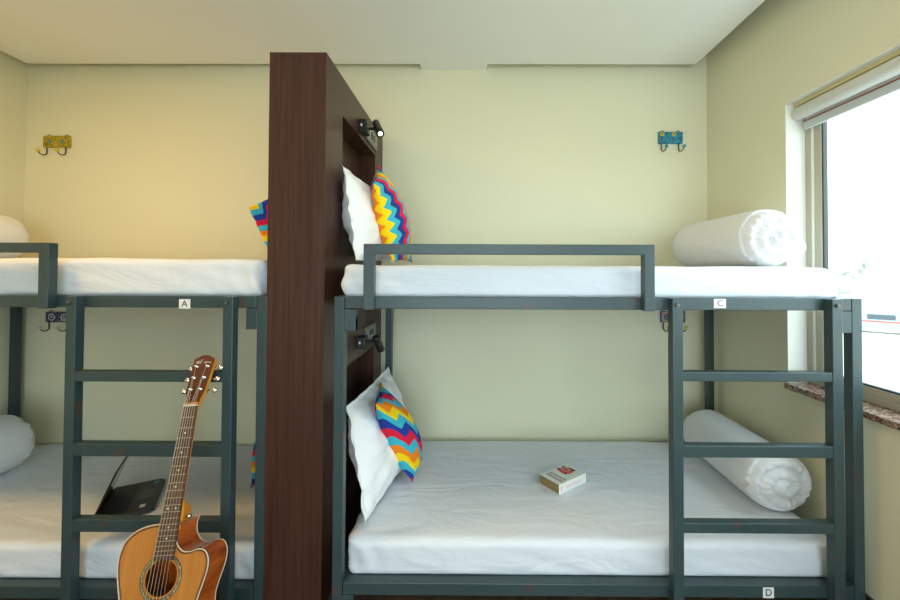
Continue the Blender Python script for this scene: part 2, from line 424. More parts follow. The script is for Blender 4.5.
def cushion(N_, T_, F_, B_, label, m, seed, thick=.17):
    o = obj('cushion', cushion_mesh(N_, T_, F_, B_, thick, 48, 0, .0015, seed, .68, .05), m, None, True)
    return tag(o, label, 'cushion', 'zigzag patterned cushions')
chevA = chevron('zigzag_cotton', 9.5, 0, 6.5, 1.7, -.1, True)
chevB = chevron('zigzag_cotton_slanted', 9.2, 6.5, 3.6, 2.3, .3)
cushion((-.409, 1.68, 1.70), (-.468, 2.0, 1.868), (-.303, 2.1, 1.375), (-.352, 1.79, 1.37), 'multicoloured zigzag cushion standing against the upper white pillow', chevA, 1)
cushion((-.394, 1.68, .775), (-.461, 2.05, .765), (-.248, 2.15, .332), (-.2725, 1.905, .327), 'multicoloured zigzag cushion leaning on the lower white pillow', chevB, 2)
cushion((-.952, 1.70, 1.60), (-.845, 1.86, 1.73), (-.825, 2.05, 1.50), (-.875, 1.74, 1.392), 'zigzag cushion corner peeking past the left of the partition on the upper left bunk', chevB, 3, .12)
cushion((-.915, 1.72, .63), (-.85, 2.1, .70), (-1.07, 2.28, .285), (-1.055, 1.94, .278), 'zigzag cushion mostly hidden behind the post on the lower left bunk', chevB, 4, .15)

# ------------------------------------------------------------------ rolled duvets
def rolled(xc, y0, y1, z0, R, label, seed, turns=2.6, tail=0, spin=0, dirx=0, wide=1.0, group='rolled white duvets'):
    nt, nr, nl = 132, 34, 44
    zc = z0+R*.985
    bm = bmesh.new()
    def rad(th, t):
        d = R*(1+.025*nz(math.cos(th)*1.5+seed, math.sin(th)*1.5, t*3)+.012*nz(math.cos(th)*4+seed, math.sin(th)*4, t*7))
        if tail:                                          # loose outer end of the roll
            a = (th-tail+PI) % (2*PI)-PI
            d *= 1+.30*math.exp(-(a/.28)**2)*max(0, 1-t*2.2)
        return d
    def place(th, r, y):
        x = xc+wide*r*math.cos(th)+dirx*(y-y0); z = zc+r*math.sin(th)
        if z < z0+.001: z = z0+.001+.02*max(0, (z0-z))
        return Vector((x, y, z))
    rings = []
    L = y1-y0
    def face_ring(end, q):                                # q: 0 centre .. 1 rim
        out = []
        for j in range(nt):
            th = 2*PI*j/nt
            ph = q*turns-(th+spin)/(2*PI)
            lay = abs(math.sin(PI*ph))**.55
            if q*turns < .35: lay *= q*turns/.35
            dep = .030*lay*(1-.35*q)+.020*(1-q)-.030*max(0, (q-.8)/.2)**2
            dep += .0042*math.sin(th*19+6*q+5*nz(q*4, math.cos(th)*2, seed))*q*(1-q**6)+.005*nz(math.cos(th)*6*q+seed, math.sin(th)*6*q, 5)
            rr = rad(th, 0 if end == 0 else 1)*q*.965
            y = (y0+.030-dep) if end == 0 else (y1-.030+dep)
            out.append(bm.verts.new(place(th, rr, y)))
        return out
    f0 = [face_ring(0, .02+.98*k/nr) for k in range(nr+1)]
    side = []
    for i in range(1, nl):
        t = i/nl; y = y0+.03+(L-.06)*t
        ed = min(y-y0, y1-y)
        out = []
        for j in range(nt):
            th = 2*PI*j/nt
            rr = rad(th, t)*(1-.06*math.exp(-((ed-.03)/.02)))
            rr += .002*math.sin(th*19+3*nz(th, t, seed))*math.exp(-ed/.05)
            out.append(bm.verts.new(place(th, rr, y)))
        side.append(out)
    f1 = [face_ring(1, .02+.98*k/nr) for k in range(nr+1)]
    seq = f0+side+f1[::-1]
    for A, B in zip(seq, seq[1:]):
        for j in range(nt): bm.faces.new((A[j], A[(j+1) % nt], B[(j+1) % nt], B[j]))
    bm.faces.new(seq[0][::-1]); bm.faces.new(seq[-1])
    return tag(obj('rolled_duvet', bm, M['duvet'], None, True), label, 'duvet', group)
rolled(1.222, 1.60, 2.24, 1.354, .121, 'white duvet rolled up on the upper right bunk by the window', 1, tail=-.30+2*PI, spin=1.0)
rolled(1.318, 1.685, 2.32, .315, .124, 'white duvet rolled up on the lower right bunk behind the ladder', 5, spin=2.4, dirx=.02, wide=1.12)
rolled(-2.560, 1.58, 2.22, 1.381, .124, 'white duvet rolled up at the far left of the upper left bunk', 9)
rolled(-2.49, 1.62, 2.19, .262, .149, 'white duvet rolled up at the far left of the lower left bunk', 13)

# ------------------------------------------------------------------ book
L_, F_, R_ = Vector((.3275, 1.930, 0)), Vector((.406, 1.840, 0)), Vector((.560, 1.951, 0))
ex = (R_-F_); lw = ex.length; ex.normalize(); ey = Vector((-ex.y, ex.x, 0)); ld = (L_-F_).length
bk = thing('book', ((L_+R_)/2)+Vector((0, 0, .3145)), 'thick white paperback book with a red picture lying on the lower right bunk', 'book')
MB = Matrix(((ex.x, ey.x, 0, F_.x), (ex.y, ey.y, 0, F_.y), (0, 0, 1, .3155), (0, 0, 0, 1)))
def inbook(bm): bmesh.ops.transform(bm, matrix=MB, verts=list(bm.verts)); return bm
tk = .044
cov_m = mat('white_book_cover', (.74, .76, .70, 1), .35); pg_m = wood('browned_pages', lin(120, 100, 66), lin(165, 142, 100), (3, 3, 900), .9, .1)
cov = obj('cover', inbook(boxes((0, lw, 0, ld, 0, .0012), (0, lw, 0, ld, tk-.0012, tk), (0, lw, 0, .0012, .0012, tk-.0012))), cov_m, bk)
obj('pages', inbook(boxes((.0015, lw-.0015, .0012, ld-.002, .0012, tk-.0012))), pg_m, bk)
red, dkr = mat('red_print', lin(214, 52, 48), .4), mat('dark_red_print', lin(92, 34, 48), .5)
pink = mat('pink_print', lin(216, 120, 118), .4)
bm = bmesh.new(); rnd = random.Random(3)
for row, (xx, hh, n) in enumerate(((.056, .018, 7), (.033, .018, 8))):    # two lines of title lettering along the short edge
    st = (ld-.022)/n
    for k in range(n):
        y0 = .011+k*st; w = st*.68; z = tk
        box(bm, xx-hh/2, xx+hh/2, y0, y0+.003, z, z+.0003)
        typ = rnd.randrange(4)
        if typ != 0: box(bm, xx-hh/2, xx+hh/2, y0+w-.0022, y0+w, z, z+.0003)
        if typ in (0, 1): box(bm, xx+hh/2-.003, xx+hh/2, y0, y0+w, z, z+.0003)
        if typ in (0, 2, 3): box(bm, xx-.0011, xx+.0011, y0, y0+w, z, z+.0003)
        if typ == 0: box(bm, xx-hh/2, xx-hh/2+.0022, y0, y0+w, z, z+.0003)
o = obj('title', inbook(bm), dkr, cov)
def blob(cx, cy, rx, ry, n, z, jit=.12):
    bm = bmesh.new(); a = [bm.verts.new((cx+rx*math.cos(2*PI*i/n)*(1+rnd.uniform(-jit, jit)), cy+ry*math.sin(2*PI*i/n)*(1+rnd.uniform(-jit, jit)), z)) for i in range(n)]
    f = bm.faces.new(a); e = bmesh.ops.extrude_face_region(bm, geom=[f]); bmesh.ops.translate(bm, verts=[v for v in e['geom'] if isinstance(v, bmesh.types.BMVert)], vec=(0, 0, .0003))
    return inbook(bm)
obj('picture', blob(.128, .074, .034, .036, 18, tk), red, cov)
obj('picture_panel', blob(.137, .080, .022, .027, 14, tk+.0003), pink, cov)
for a in ((.103, .052, .012, .012), (.160, .050, .014, .014), (.150, .104, .010, .016), (.164, .066, .008, .032), (.110, .106, .008, .012), (.130, .078, .004, .024), (.140, .078, .004, .024)):
    bm = bmesh.new(); box(bm, a[0]-a[2]/2, a[0]+a[2]/2, a[1]-a[3]/2, a[1]+a[3]/2, tk+.0003, tk+.0008)
    obj('picture_mark', inbook(bm), M['letter'], cov)
bm = bmesh.new(); rnd = random.Random(5); x = .05
while x < .15:                                            # faint pink lettering down the spine
    w = rnd.uniform(.004, .008); box(bm, x, x+w*.6, -.0003, 0, .014, .026); x += w+.002
spm = mat('pale_pink_print', lin(228, 176, 190), .5); obj('spine_title', inbook(bm), spm, cov)
bm = bmesh.new(); box(bm, .012, .022, -.0003, 0, .008, .032)
obj('spine_print', inbook(bm), spm, cov)

# ------------------------------------------------------------------ laptop
O = Vector((-1.722, 1.936, .264)); h = Vector((.487, -.874, 0)).normalized(); s_ = Vector((.874, .487, 0)).normalized()
s_ = Vector((-h.y, h.x, 0)); s_ = s_ if s_.x > 0 else -s_
lp = thing('laptop', O+h*.14+s_*.1, 'open black laptop on the lower left bunk behind the ladder', 'laptop')
lap_m = mat('matt_black_laptop', (.010, .011, .012, 1), .42); key_m = mat('black_keys', (.005, .005, .006, 1), .5)
ML = Matrix(((h.x, s_.x, 0, O.x), (h.y, s_.y, 0, O.y), (0, 0, 1, O.z), (0, 0, 0, 1)))
def inlap(bm): bmesh.ops.transform(bm, matrix=ML, verts=list(bm.verts)); return bm
LW, LD = .296, .207
bm = boxes((0, LW, 0, LD, 0, .017)); bmesh.ops.bevel(bm, geom=[e for e in bm.edges if abs(e.verts[0].co.z-e.verts[1].co.z) > .01], offset=.012, segments=5, affect='EDGES')
base = obj('keyboard_base', inlap(bm), lap_m, lp)
bm = bmesh.new()
for i in range(14):
    for j in range(5): box(bm, .016+i*.0182, .016+i*.0182+.0155, .022+j*.0178, .022+j*.0178+.015, .017, .0185)
k = obj('keyboard', inlap(bm), key_m, base)
obj('touchpad', inlap(boxes((.10, .185, .130, .185, .017, .0174))), mat('touchpad_black', (.02, .02, .022, 1), .3), base)
obj('sticker', inlap(boxes((.238, .265, .150, .170, .017, .0175))), mat('silver_sticker', (.55, .58, .60, 1), .3), base)
obj('sticker', inlap(boxes((.018, .045, .165, .185, .017, .0175))), mat('teal_sticker', lin(70, 150, 165), .4), base)
BETA = math.radians(68)
up = s_*math.cos(BETA)+Vector((0, 0, 1))*math.sin(BETA); nn = h.cross(up).normalized()
MS = Matrix(((h.x, up.x, nn.x, O.x), (h.y, up.y, nn.y, O.y), (h.z, up.z, nn.z, O.z+.012), (0, 0, 0, 1)))
bm = boxes((0, LW, 0, LD, -.003, .003), bevel=.0015); bmesh.ops.transform(bm, matrix=MS, verts=list(bm.verts))
lid = obj('screen_lid', bm, lap_m, lp)
sgn = 1 if nn.dot(s_) > 0 else -1
bm = boxes((.012, LW-.012, .016, LD-.010, min(sgn*.003, sgn*.0036), max(sgn*.003, sgn*.0036))); bmesh.ops.transform(bm, matrix=MS, verts=list(bm.verts))
obj('display', bm, mat('dark_display', (.01, .01, .012, 1), .12), lid)

# ------------------------------------------------------------------ wall hook boards
def pat(name, base, a, b2, scale):
    m, N, L, p = new_mat(name)
    tc = N.new('ShaderNodeTexCoord'); v = N.new('ShaderNodeTexVoronoi'); v.inputs['Scale'].default_value = scale
    L.new(tc.outputs['Object'], v.inputs['Vector'])
    r = N.new('ShaderNodeValToRGB'); r.color_ramp.interpolation = 'CONSTANT'; e = r.color_ramp.elements
    e[0].color = base; e[1].position = .52; e[1].color = a; k = e.new(.80); k.color = b2
    s = N.new('ShaderNodeSeparateColor'); L.new(v.outputs['Color'], s.inputs[0]); L.new(s.outputs[0], r.inputs[0]); L.new(r.outputs[0], p.inputs['Base Color'])
    p.inputs['Roughness'].default_value = .3
    return m
iron = mat('dark_iron', (.05, .05, .045, 1), .5, .6)
def disc(bm, x, z, y, r0, r1, n=20):
    a = [bm.verts.new((x+r1*math.cos(2*PI*i/n), y, z+r1*math.sin(2*PI*i/n))) for i in range(n)]
    if r0 <= 0: bm.faces.new(a); return
    c = [bm.verts.new((x+r0*math.cos(2*PI*i/n), y, z+r0*math.sin(2*PI*i/n))) for i in range(n)]
    for i in range(n): bm.faces.new((a[i], a[(i+1) % n], c[(i+1) % n], c[i]))
def motifs(fn, m_, bd, *a):
    for args in fn(*a):
        bm = bmesh.new(); disc(bm, *args); obj('tile_motif', bm, m_, bd)
def hook_board(x0, x1, z0, z1, label, tile, knob, decor, splay=0):
    t = thing('hook_board', ((x0+x1)/2, YB, z0), label, 'wall hook', 'tiled double hooks on the back wall')
    yb = YB-.0155
    bd = obj('tile_board', boxes((x0, x1, yb, YB-.0005, z0, z1), bevel=.002), tile, t)
    for m_, fn in decor:
        motifs(fn, m_, bd, x0, z0, x1-x0, z1-z0, yb-.0006)
    for f in (.16, .84):
        bm = bmesh.new(); tube(bm, [(x0+(x1-x0)*f+.010*math.cos(a*PI/8), YB-.004, z1-.002+.012*math.sin(a*PI/8)) for a in range(9)], .002, 8)
        obj('hanging_loop', bm, iron, t)
    for f in (.12, .84):
        xx = x0+(x1-x0)*f; yy = YB-.010
        pts = [(xx, yy, z0+.004), (xx, yy, z0-.036)]
        for a in range(1, 10):
            q = PI+a*PI/10*1.05
            pts.append((xx+splay*a*.0012, yy-.019-.019*math.cos(q)-.0*a, z0-.036+.016*math.sin(q)))
        pts.append((pts[-1][0], pts[-1][1]-.004, z0-.034))
        bm = tube(bmesh.new(), pts, .0032, 10)
        hk = obj('hook', bm, iron, t, True)
        obj('knob', ball(bmesh.new(), Vector(pts[-1])+Vector((0, -.002, .006)), .0105), knob, hk, True)
blk = M['letter']; yel = mat('yellow_glaze', lin(214, 186, 20), .25); tealk = mat('teal_glaze', lin(52, 150, 170), .25)
orange = mat('orange_glaze', lin(226, 150, 30), .3); navy = mat('navy_glaze', lin(40, 60, 120), .3); white = mat('white_glaze', (.65, .66, .65, 1), .3); brn = mat('brown_glaze', lin(120, 50, 24), .3); pale = mat('pale_knob', (.62, .58, .48, 1), .4)
steelblue = mat('steel_blue_glaze', lin(84, 130, 130), .3)
def flowers(x, z, w, h_, y): return [(x+w*f, z+h_*.78, y, 0, .0125) for f in (.14, .63)]
def centres(x, z, w, h_, y): return [(x+w*f, z+h_*.79, y-.0005, 0, .0055) for f in (.14, .63)]+[(x+w*f, z+h_*.40, y, 0, .006) for f in (.10, .60)]
def rosettes(x, z, w, h_, y):
    return [(x+w*f+(.011*math.cos(a*PI/2) if a < 4 else 0), z+h_*.5+(.011*math.sin(a*PI/2) if a < 4 else 0), y-a*.0001, 0, .0065, 8) for f in (.27, .74) for a in range(5)]
def rings1(x, z, w, h_, y): return [(x+w*f, z+h_*.5, y, .0155, .022) for f in (.25, .75)]+[(x+w*f, z+h_*.5, y, 0, .006) for f in (.25, .75)]
def rings2(x, z, w, h_, y):
    return [(x+w*f, z+h_*.5, y, .024, .029) for f in (.25, .75)]+[(x+w*f+.031*math.cos(PI/4+a*PI/2), z+h_*.5+.031*math.sin(PI/4+a*PI/2), y-.0002, 0, .0045, 8) for f in (.25, .75) for a in range(4)]
hook_board(1.1734, 1.323, 2.1356, 2.2089, 'blue flowered hook board with teal knobs, high above the upper right bunk', pat('teal_flower_tile', lin(40, 140, 168), lin(24, 78, 84), lin(34, 118, 152), 130), tealk, [(yel, flowers), (brn, centres)], 1)
hook_board(-2.6952, -2.5289, 2.1026, 2.1751, 'yellow mosaic hook board with yellow knobs, high on the wall above the upper left bunk', pat('yellow_mosaic_tile', lin(186, 166, 6), lin(104, 108, 8), lin(160, 110, 14), 170), yel, [(steelblue, rosettes)], -1)
hook_board(1.1806, 1.3328, 1.0194, 1.0895, 'blue and orange ringed hook board behind the ladder of the right bunk', mat('slate_tile', lin(70, 84, 110), .3), yel, [(orange, rings2), (navy, rings1)], 1)
hook_board(-2.6562, -2.50, 1.0024, 1.0681, 'navy and white tiled hook board under the upper left bunk', pat('navy_white_tile', lin(32, 34, 64), lin(60, 62, 96), lin(120, 124, 140), 150), pale, [(white, rings1)], -1)

# ------------------------------------------------------------------ reading lamps and switch plates on the partition
lamp_m = M['black']; plate_m = mat('grey_switch_plate', (.20, .20, .17, 1), .4); plate_in = mat('light_switch_insert', (.32, .33, .29, 1), .4)
bulb = mat('lamp_lens', (1, 1, 1, 1), .3, emit=(1, .96, .88, 1), estr=6)
lens_off = mat('lamp_lens_unlit', (.5, .5, .48, 1), .15)
def fixture(zb0, zb1, zp0, zp1, hd0, hd1, lit, tl, tp):
    x = P2
    p = thing('switch_plate', (x, 2.2, zp0), tp, 'switch', 'switch plates on the partition')
    obj('plate', boxes((x+.0005, x+.010, 2.105, 2.33, zp0, zp1), bevel=.002), plate_m, p)
    obj('switch_panel', boxes((x+.010, x+.013, 2.13, 2.30, zp0+.014, zp1-.014), bevel=.001), plate_in, p)
    for y in (2.185, 2.235): obj('rocker', boxes((x+.013, x+.0165, y-.014, y+.014, zp0+.024, zp1-.024), bevel=.001), M['black'], p)
    l = thing('reading_lamp', (x, 2.05, zb0), tl, 'lamp', 'black reading lamps on the partition')
    bs_ = obj('base', boxes((x-.001, x+.042, 1.965, 2.035, zb0, zb1), bevel=.004), lamp_m, l)
    obj('button', boxes((x+.012, x+.020, 1.962, 1.966, (zb0+zb1)/2-.004, (zb0+zb1)/2+.008)), M['label'], bs_)
    hd0, hd1 = Vector(hd0), Vector(hd1); d = (hd1-hd0).normalized()
    mid = hd0+(hd1-hd0)*.4
    obj('arm', tube(bmesh.new(), [(x+.035, 2.01, (zb0+zb1)/2), (x+.055, 2.02, (zb0+zb1)/2), tuple(mid)], .007, 10), lamp_m, l, True)
    hm = tube(bmesh.new(), [hd0-d*.004, hd0, hd0+(hd1-hd0)*.45, hd0+(hd1-hd0)*.46, hd0+(hd1-hd0)*.5, hd1], [.014, .0175, .018, .0168, .0192, .020], 24)
    hh = obj('lamp_head', hm, lamp_m, l, False)
    obj('lens', tube(bmesh.new(), [hd1-d*.001, hd1+d*.0015], .010, 24), bulb if lit else lens_off, hh)
    return hd1, d
e1, d1 = fixture(2.02, 2.085, 2.03, 2.115, (P2+.074, 2.02, 2.085), (P2+.116, 1.935, 2.000), True, 'lit black reading lamp on the partition above the upper bunk cushion', 'dark switch plate below the lit lamp of the upper bunk')
e2, d2 = fixture(.948, 1.005, .958, 1.035, (P2+.074, 2.05, .992), (P2+.09, 2.11, .918), False, 'unlit black reading lamp on the partition above the lower bunk cushion', 'dark switch plate beside the unlit lamp of the lower bunk')

# ------------------------------------------------------------------ guitar
GS = 1.028
g_org = Vector((-.917*GS, 1.2*GS, EYE+(.4159-EYE)*GS)); g_nut = Vector((-.944*GS, 1.356*GS, EYE+(.869-EYE)*GS))
gy = (g_nut-g_org).normalized(); gz = -Vector((0, .9455, -.3257)); gz = (gz-gy*gz.dot(gy)).normalized(); gx = gy.cross(gz)
GB = -.338
gt = bpy.data.objects.new('acoustic_guitar', None); C.objects.link(gt)
tag(gt, 'acoustic cutaway guitar with a honey top leaning against the left bunk ladder', 'guitar')
GM = Matrix(((gx.x, gy.x, gz.x, g_org.x), (gx.y, gy.y, gz.y, g_org.y), (gx.z, gy.z, gz.z, g_org.z), (0, 0, 0, 1)))
gt.matrix_world = GM @ Matrix.Scale(GS, 4) @ Matrix.Translation((0, GB, -.05))
def gp(name, bm, m, parent=None, smooth=False):
    o = obj(name, bm, m, None, smooth)
    if parent is None:
        bmesh_shift = Matrix.Translation((0, -GB, .05)); o.data.transform(bmesh_shift); o.parent = gt
    else:
        o.data.transform(Matrix.Translation((0, -GB, .05))); o.parent = parent
    return o
spruce = wood('honey_spruce', lin(164, 100, 36), lin(190, 124, 54), (70, 2.0, 40), .28, .5, 5, .3)
mahog = wood('red_mahogany', lin(128, 50, 12), lin(196, 98, 34), (30, 30, 8), .22, .5, 7, .5)
neckw = wood('amber_neck_wood', lin(206, 124, 24), lin(228, 150, 42), (40, 4, 40), .3)
headw = wood('dark_walnut_veneer', lin(70, 32, 18), lin(104, 52, 30), (90, 5, 40), .3)
rosew = wood('rosewood', lin(64, 40, 28), lin(100, 68, 50), (60, 4, 40), .5)
cream = mat('cream_binding', (.62, .55, .42, 1), .35); dkb = mat('dark_binding', (.05, .02, .012, 1), .4)
fretm = mat('fret_wire', (.42, .36, .25, 1), .4, .6); pearl = mat('pearl_dot', (.75, .72, .62, 1), .25); stringm = mat('bronze_string', (.60, .52, .38, 1), .35, .7)
out = [(.028, .139), (.0225, .128), (.023, .108), (.031, .085), (.049, .067), (.072, .0625), (.098, .068), (.118, .064), (.131, .045), (.134, .018), (.127, -.018), (.119, -.048), (.114, -.078), (.122, -.115), (.150, -.165), (.178, -.215), (.182, -.255), (.160, -.303), (.110, -.328), (.05, -.337), (0, -.338),
       (-.05, -.337), (-.110, -.328), (-.160, -.303), (-.182, -.255), (-.178, -.215), (-.150, -.165), (-.120, -.115), (-.108, -.078), (-.112, -.048), (-.124, -.012), (-.135, .028), (-.1375, .062), (-.128, .098), (-.100, .124), (-.062, .1365), (-.028, .139)]
def crom(P, sub=5, sharp=(0, 1)):
    R = []; n = len(P)
    for i in range(n):
        p0, p1, p2, p3 = (Vector(P[(i+k) % n]) for k in (-1, 0, 1, 2))
        for q in range(sub):
            t = q/sub
            if i in (n-1, 0): R.append(p1+(p2-p1)*t); continue
            if i == 1: p0 = p1
            R.append(.5*((2*p1)+(p2-p0)*t+(2*p0-5*p1+4*p2-p3)*t*t+(3*p1-p0-3*p2+p3)*t**3))
    return R
O2 = crom(out); no = len(O2); DEP = .100
SH_R = .0465
bm = bmesh.new()                                          # soundboard with a real sound hole
top, mid1, hole, low = [], [], [], []
for p in O2:
    d = p.normalized(); top.append(bm.verts.new((p.x, p.y, 0))); hole.append(bm.verts.new((d.x*SH_R, d.y*SH_R, 0))); low.append(bm.verts.new((d.x*SH_R, d.y*SH_R, -.003)))
for i in range(no):
    j = (i+1) % no
    bm.faces.new((top[i], top[j], hole[j], hole[i])); bm.faces.new((hole[i], hole[j], low[j], low[i]))
sb = gp('soundboard', bm, spruce)
bm = bmesh.new(); a = [bm.verts.new((p.x, p.y, -.0005)) for p in O2]; b2 = [bm.verts.new((p.x, p.y, -DEP)) for p in O2]; c0 = bm.verts.new((0, 0, -DEP))
for i in range(no):
    j = (i+1) % no; bm.faces.new((a[i], a[j], b2[j], b2[i])); bm.faces.new((b2[i], b2[j], c0))
body = gp('body', bm, mahog); body['label'] = 'red brown sides and back'
for z in (0, -DEP):
    gp('binding', tube(bmesh.new(), [(p.x*1.001, p.y*1.001, z) for p in O2], .0014, 8, closed=True), cream, None, True)
sc_ = [p*(1-.0055/max(p.length, .06)) for p in O2]
gp('purfling', tube(bmesh.new(), [(p.x, p.y, -.0002) for p in sc_], .0017, 6, closed=True), dkb, sb, True)
gp('purfling', tube(bmesh.new(), [(p.x*1.003, p.y*1.003, -.0055) for p in O2], .0016, 6, closed=True), dkb, body, True)
def ring(r0, r1, z):
    bm = bmesh.new(); n = 64
    for i in range(n):
        q0, q1 = 2*PI*i/n, 2*PI*(i+1)/n
        vs = [bm.verts.new((r_*math.cos(q), r_*math.sin(q), z)) for r_, q in ((r0, q0), (r1, q0), (r1, q1), (r0, q1))]
        bm.faces.new(vs)
    bmesh.ops.remove_doubles(bm, verts=list(bm.verts), dist=1e-6); return bm
abal = pat('abalone_inlay', lin(120, 126, 96), lin(74, 84, 66), lin(160, 160, 130), 260)
ros = gp('rosette', ring(.0535, .0595, .0006), abal, sb)
gp('rosette_edge', ring(.0520, .0535, .0007), dkb, sb); gp('rosette_edge', ring(.0595, .0612, .0007), dkb, sb)
# neck, heel, fretboard
NUT, FB0 = .482, .0455
def wdt(y): return .0565+(.0455-.0565)*(y-.139)/(NUT-.139)
bm = bmesh.new()
for y0, y1 in ((FB0, NUT),):
    q = [(-wdt(y0)/2, y0), (wdt(y0)/2, y0), (wdt(y1)/2, y1), (-wdt(y1)/2, y1)]
    f = [bm.verts.new((x, y, .0065)) for x, y in q]; g = [bm.verts.new((x, y, .0003)) for x, y in q]
    bm.faces.new(f); bm.faces.new(g[::-1])
    for j in range(4): bm.faces.new((f[j], f[(j+1) % 4], g[(j+1) % 4], g[j]))
fb = gp('fretboard', bm, rosew)
SC = (NUT-.139)/(1-2**(-14/12))
for k in range(1, 21):
    y = NUT-SC*(1-2**(-k/12))
    if y < FB0+.003: break
    w = wdt(y)/2-.0005
    gp('fret', tube(bmesh.new(), [(-w, y, .0066), (w, y, .0066)], .0011, 6), fretm, fb)
for k, xs in ((3, (0,)), (5, (0,)), (7, (0,)), (9, (0,)), (12, (-.012, .012)), (15, (0,)), (17, (0,))):
    y = NUT-SC*(1-2**(-(k-.5)/12))
    for xx in xs:
        bm = bmesh.new(); bmesh.ops.create_cone(bm, cap_ends=True, segments=16, radius1=.003, radius2=.003, depth=.0006, matrix=Matrix.Translation((xx, y, .0067)))
        gp('inlay_dot', bm, pearl, fb)
bm = bmesh.new(); rows = []
for i in range(60):
    t = i/59; y = .120+(NUT+.012-.120)*t; w = wdt(y)/2-.0005; dp = .021-.003*t
    k = min(max((.212-y)/.05, 0), 1); dp += .066*k*k*(3-2*k)
    rows.append([bm.verts.new((w*math.cos(q)*(1 if t > .2 else .75+.25*(t/.2) if abs(math.sin(q)) > .2 else 1), y, .0003-dp*math.sin(q))) for q in [PI*j/12 for j in range(13)]])
for A, B in zip(rows, rows[1:]):
    for j in range(12): bm.faces.new((A[j], A[j+1], B[j+1], B[j]))
    bm.faces.new((A[0], B[0], B[12], A[12]))
bm.faces.new(rows[0]); bm.faces.new(rows[-1][::-1])
nk = gp('neck', bm, neckw, None, True)
bm = bmesh.new(); tube(bm, [(.026, .150, -.03), (.040, .153, -.03)], [.004, .006], 14); gp('strap_button', bm, M['chrome'], nk, True)
gp('nut', boxes((-wdt(NUT)/2, wdt(NUT)/2, NUT, NUT+.006, -.001, .0095), bevel=.001), cream)
# headstock tilts back from the nut
HT = math.radians(11)
hm = Matrix.Translation((0, NUT+.006, 0)) @ Matrix.Rotation(-HT, 4, 'X')
hp = [(-.0225, -.004), (-.0245, .018), (-.0305, .040), (-.0335, .090), (-.0355, .140), (-.036, .158), (-.020, .1655), (-.014, .170), (0, .172), (.014, .170), (.020, .1655), (.036, .158), (.0355, .140), (.0335, .090), (.0305, .040), (.0245, .018), (.0225, -.004)]
def slab(P, z0, z1):
    bm = bmesh.new(); f = [bm.verts.new((x, y, z1)) for x, y in P]; g = [bm.verts.new((x, y, z0)) for x, y in P]; n = len(P)
    bm.faces.new(f); bm.faces.new(g[::-1])
    for j in range(n): bm.faces.new((f[j], f[(j+1) % n], g[(j+1) % n], g[j]))
    bmesh.ops.transform(bm, matrix=hm, verts=list(bm.verts)); return bm
hs = gp('headstock', slab(hp, -.0155, -.0012), neckw)
gp('headstock_face', slab(hp, -.0012, .0008), headw, hs)
posts = []
for sx in (-1, 1):
    for k in range(3):
        y = .050+k*.040; xx = sx*(.0165+.0012*k)
        bm = bmesh.new(); tube(bm, [(xx, y, .0008), (xx, y, .003), (xx, y, .0031), (xx, y, .013)], [.0062, .0062, .0035, .0032], 14)
        tube(bm, [(xx+sx*.010, y, -.020), (sx*.047, y, -.020)], .002, 8)
        box(bm, min(xx-sx*.006, xx+sx*.010), max(xx-sx*.006, xx+sx*.010), y-.008, y+.008, -.026, -.0156)
        bmesh.ops.transform(bm, matrix=hm, verts=list(bm.verts)); tn = gp('tuner', bm, M['chrome'], None, True)
        bm = ball(bmesh.new(), (sx*.052, y, -.020), .0125, 16, 10, (.85, .75, .55)); bmesh.ops.transform(bm, matrix=hm, verts=list(bm.verts))
        gp('tuner_button', bm, M['chrome'], tn, True)
        posts.append(hm @ Vector((xx, y, .009)))
bm = bmesh.new()                                          # small cream script emblem near the tip
for st_ in ([(-.026, .147), (-.022, .150), (-.025, .144), (-.021, .141), (-.026, .141)], [(-.019, .150), (-.019, .140)], [(-.014, .151), (-.019, .146), (-.013, .140)], [(-.011, .153), (-.003, .154)], [(-.011, .150), (-.011, .141)], [(-.011, .146), (-.007, .146)],
            [(.003, .147), (.003, .142), (.006, .142), (.006, .147)], [(.009, .147), (.012, .147), (.009, .144), (.012, .141), (.009, .141)], [(.015, .147), (.015, .142), (.019, .142), (.019, .147)], [(.025, .146), (.021, .144), (.025, .141), (.028, .142)]):
    tube(bm, [(x, y, .0010) for x, y in st_], .0010, 6)
bmesh.ops.transform(bm, matrix=hm, verts=list(bm.verts)); gp('emblem', bm, cream, hs)
gp('bridge', boxes((-.085, .085, -.165, -.133, .0002, .009), bevel=.003), rosew)
gp('saddle', boxes((-.036, .036, -.1415, -.1385, .009, .013)), cream)
srt = [(-1, 0), (-1, 1), (-1, 2), (1, 2), (1, 1), (1, 0)]
for k in range(6):
    t = (k-2.5)/5
    sx, idx = srt[k]; post = posts[(0 if sx < 0 else 3)+idx]
    rr = (.0008, .0007, .0006, .0005, .00045, .0004)[k]
    gp('string', tube(bmesh.new(), [(t*.056, -.152, .009), (t*.055, -.140, .0135), (t*.037, NUT+.003, .0098), tuple(post)], rr, 6), stringm)

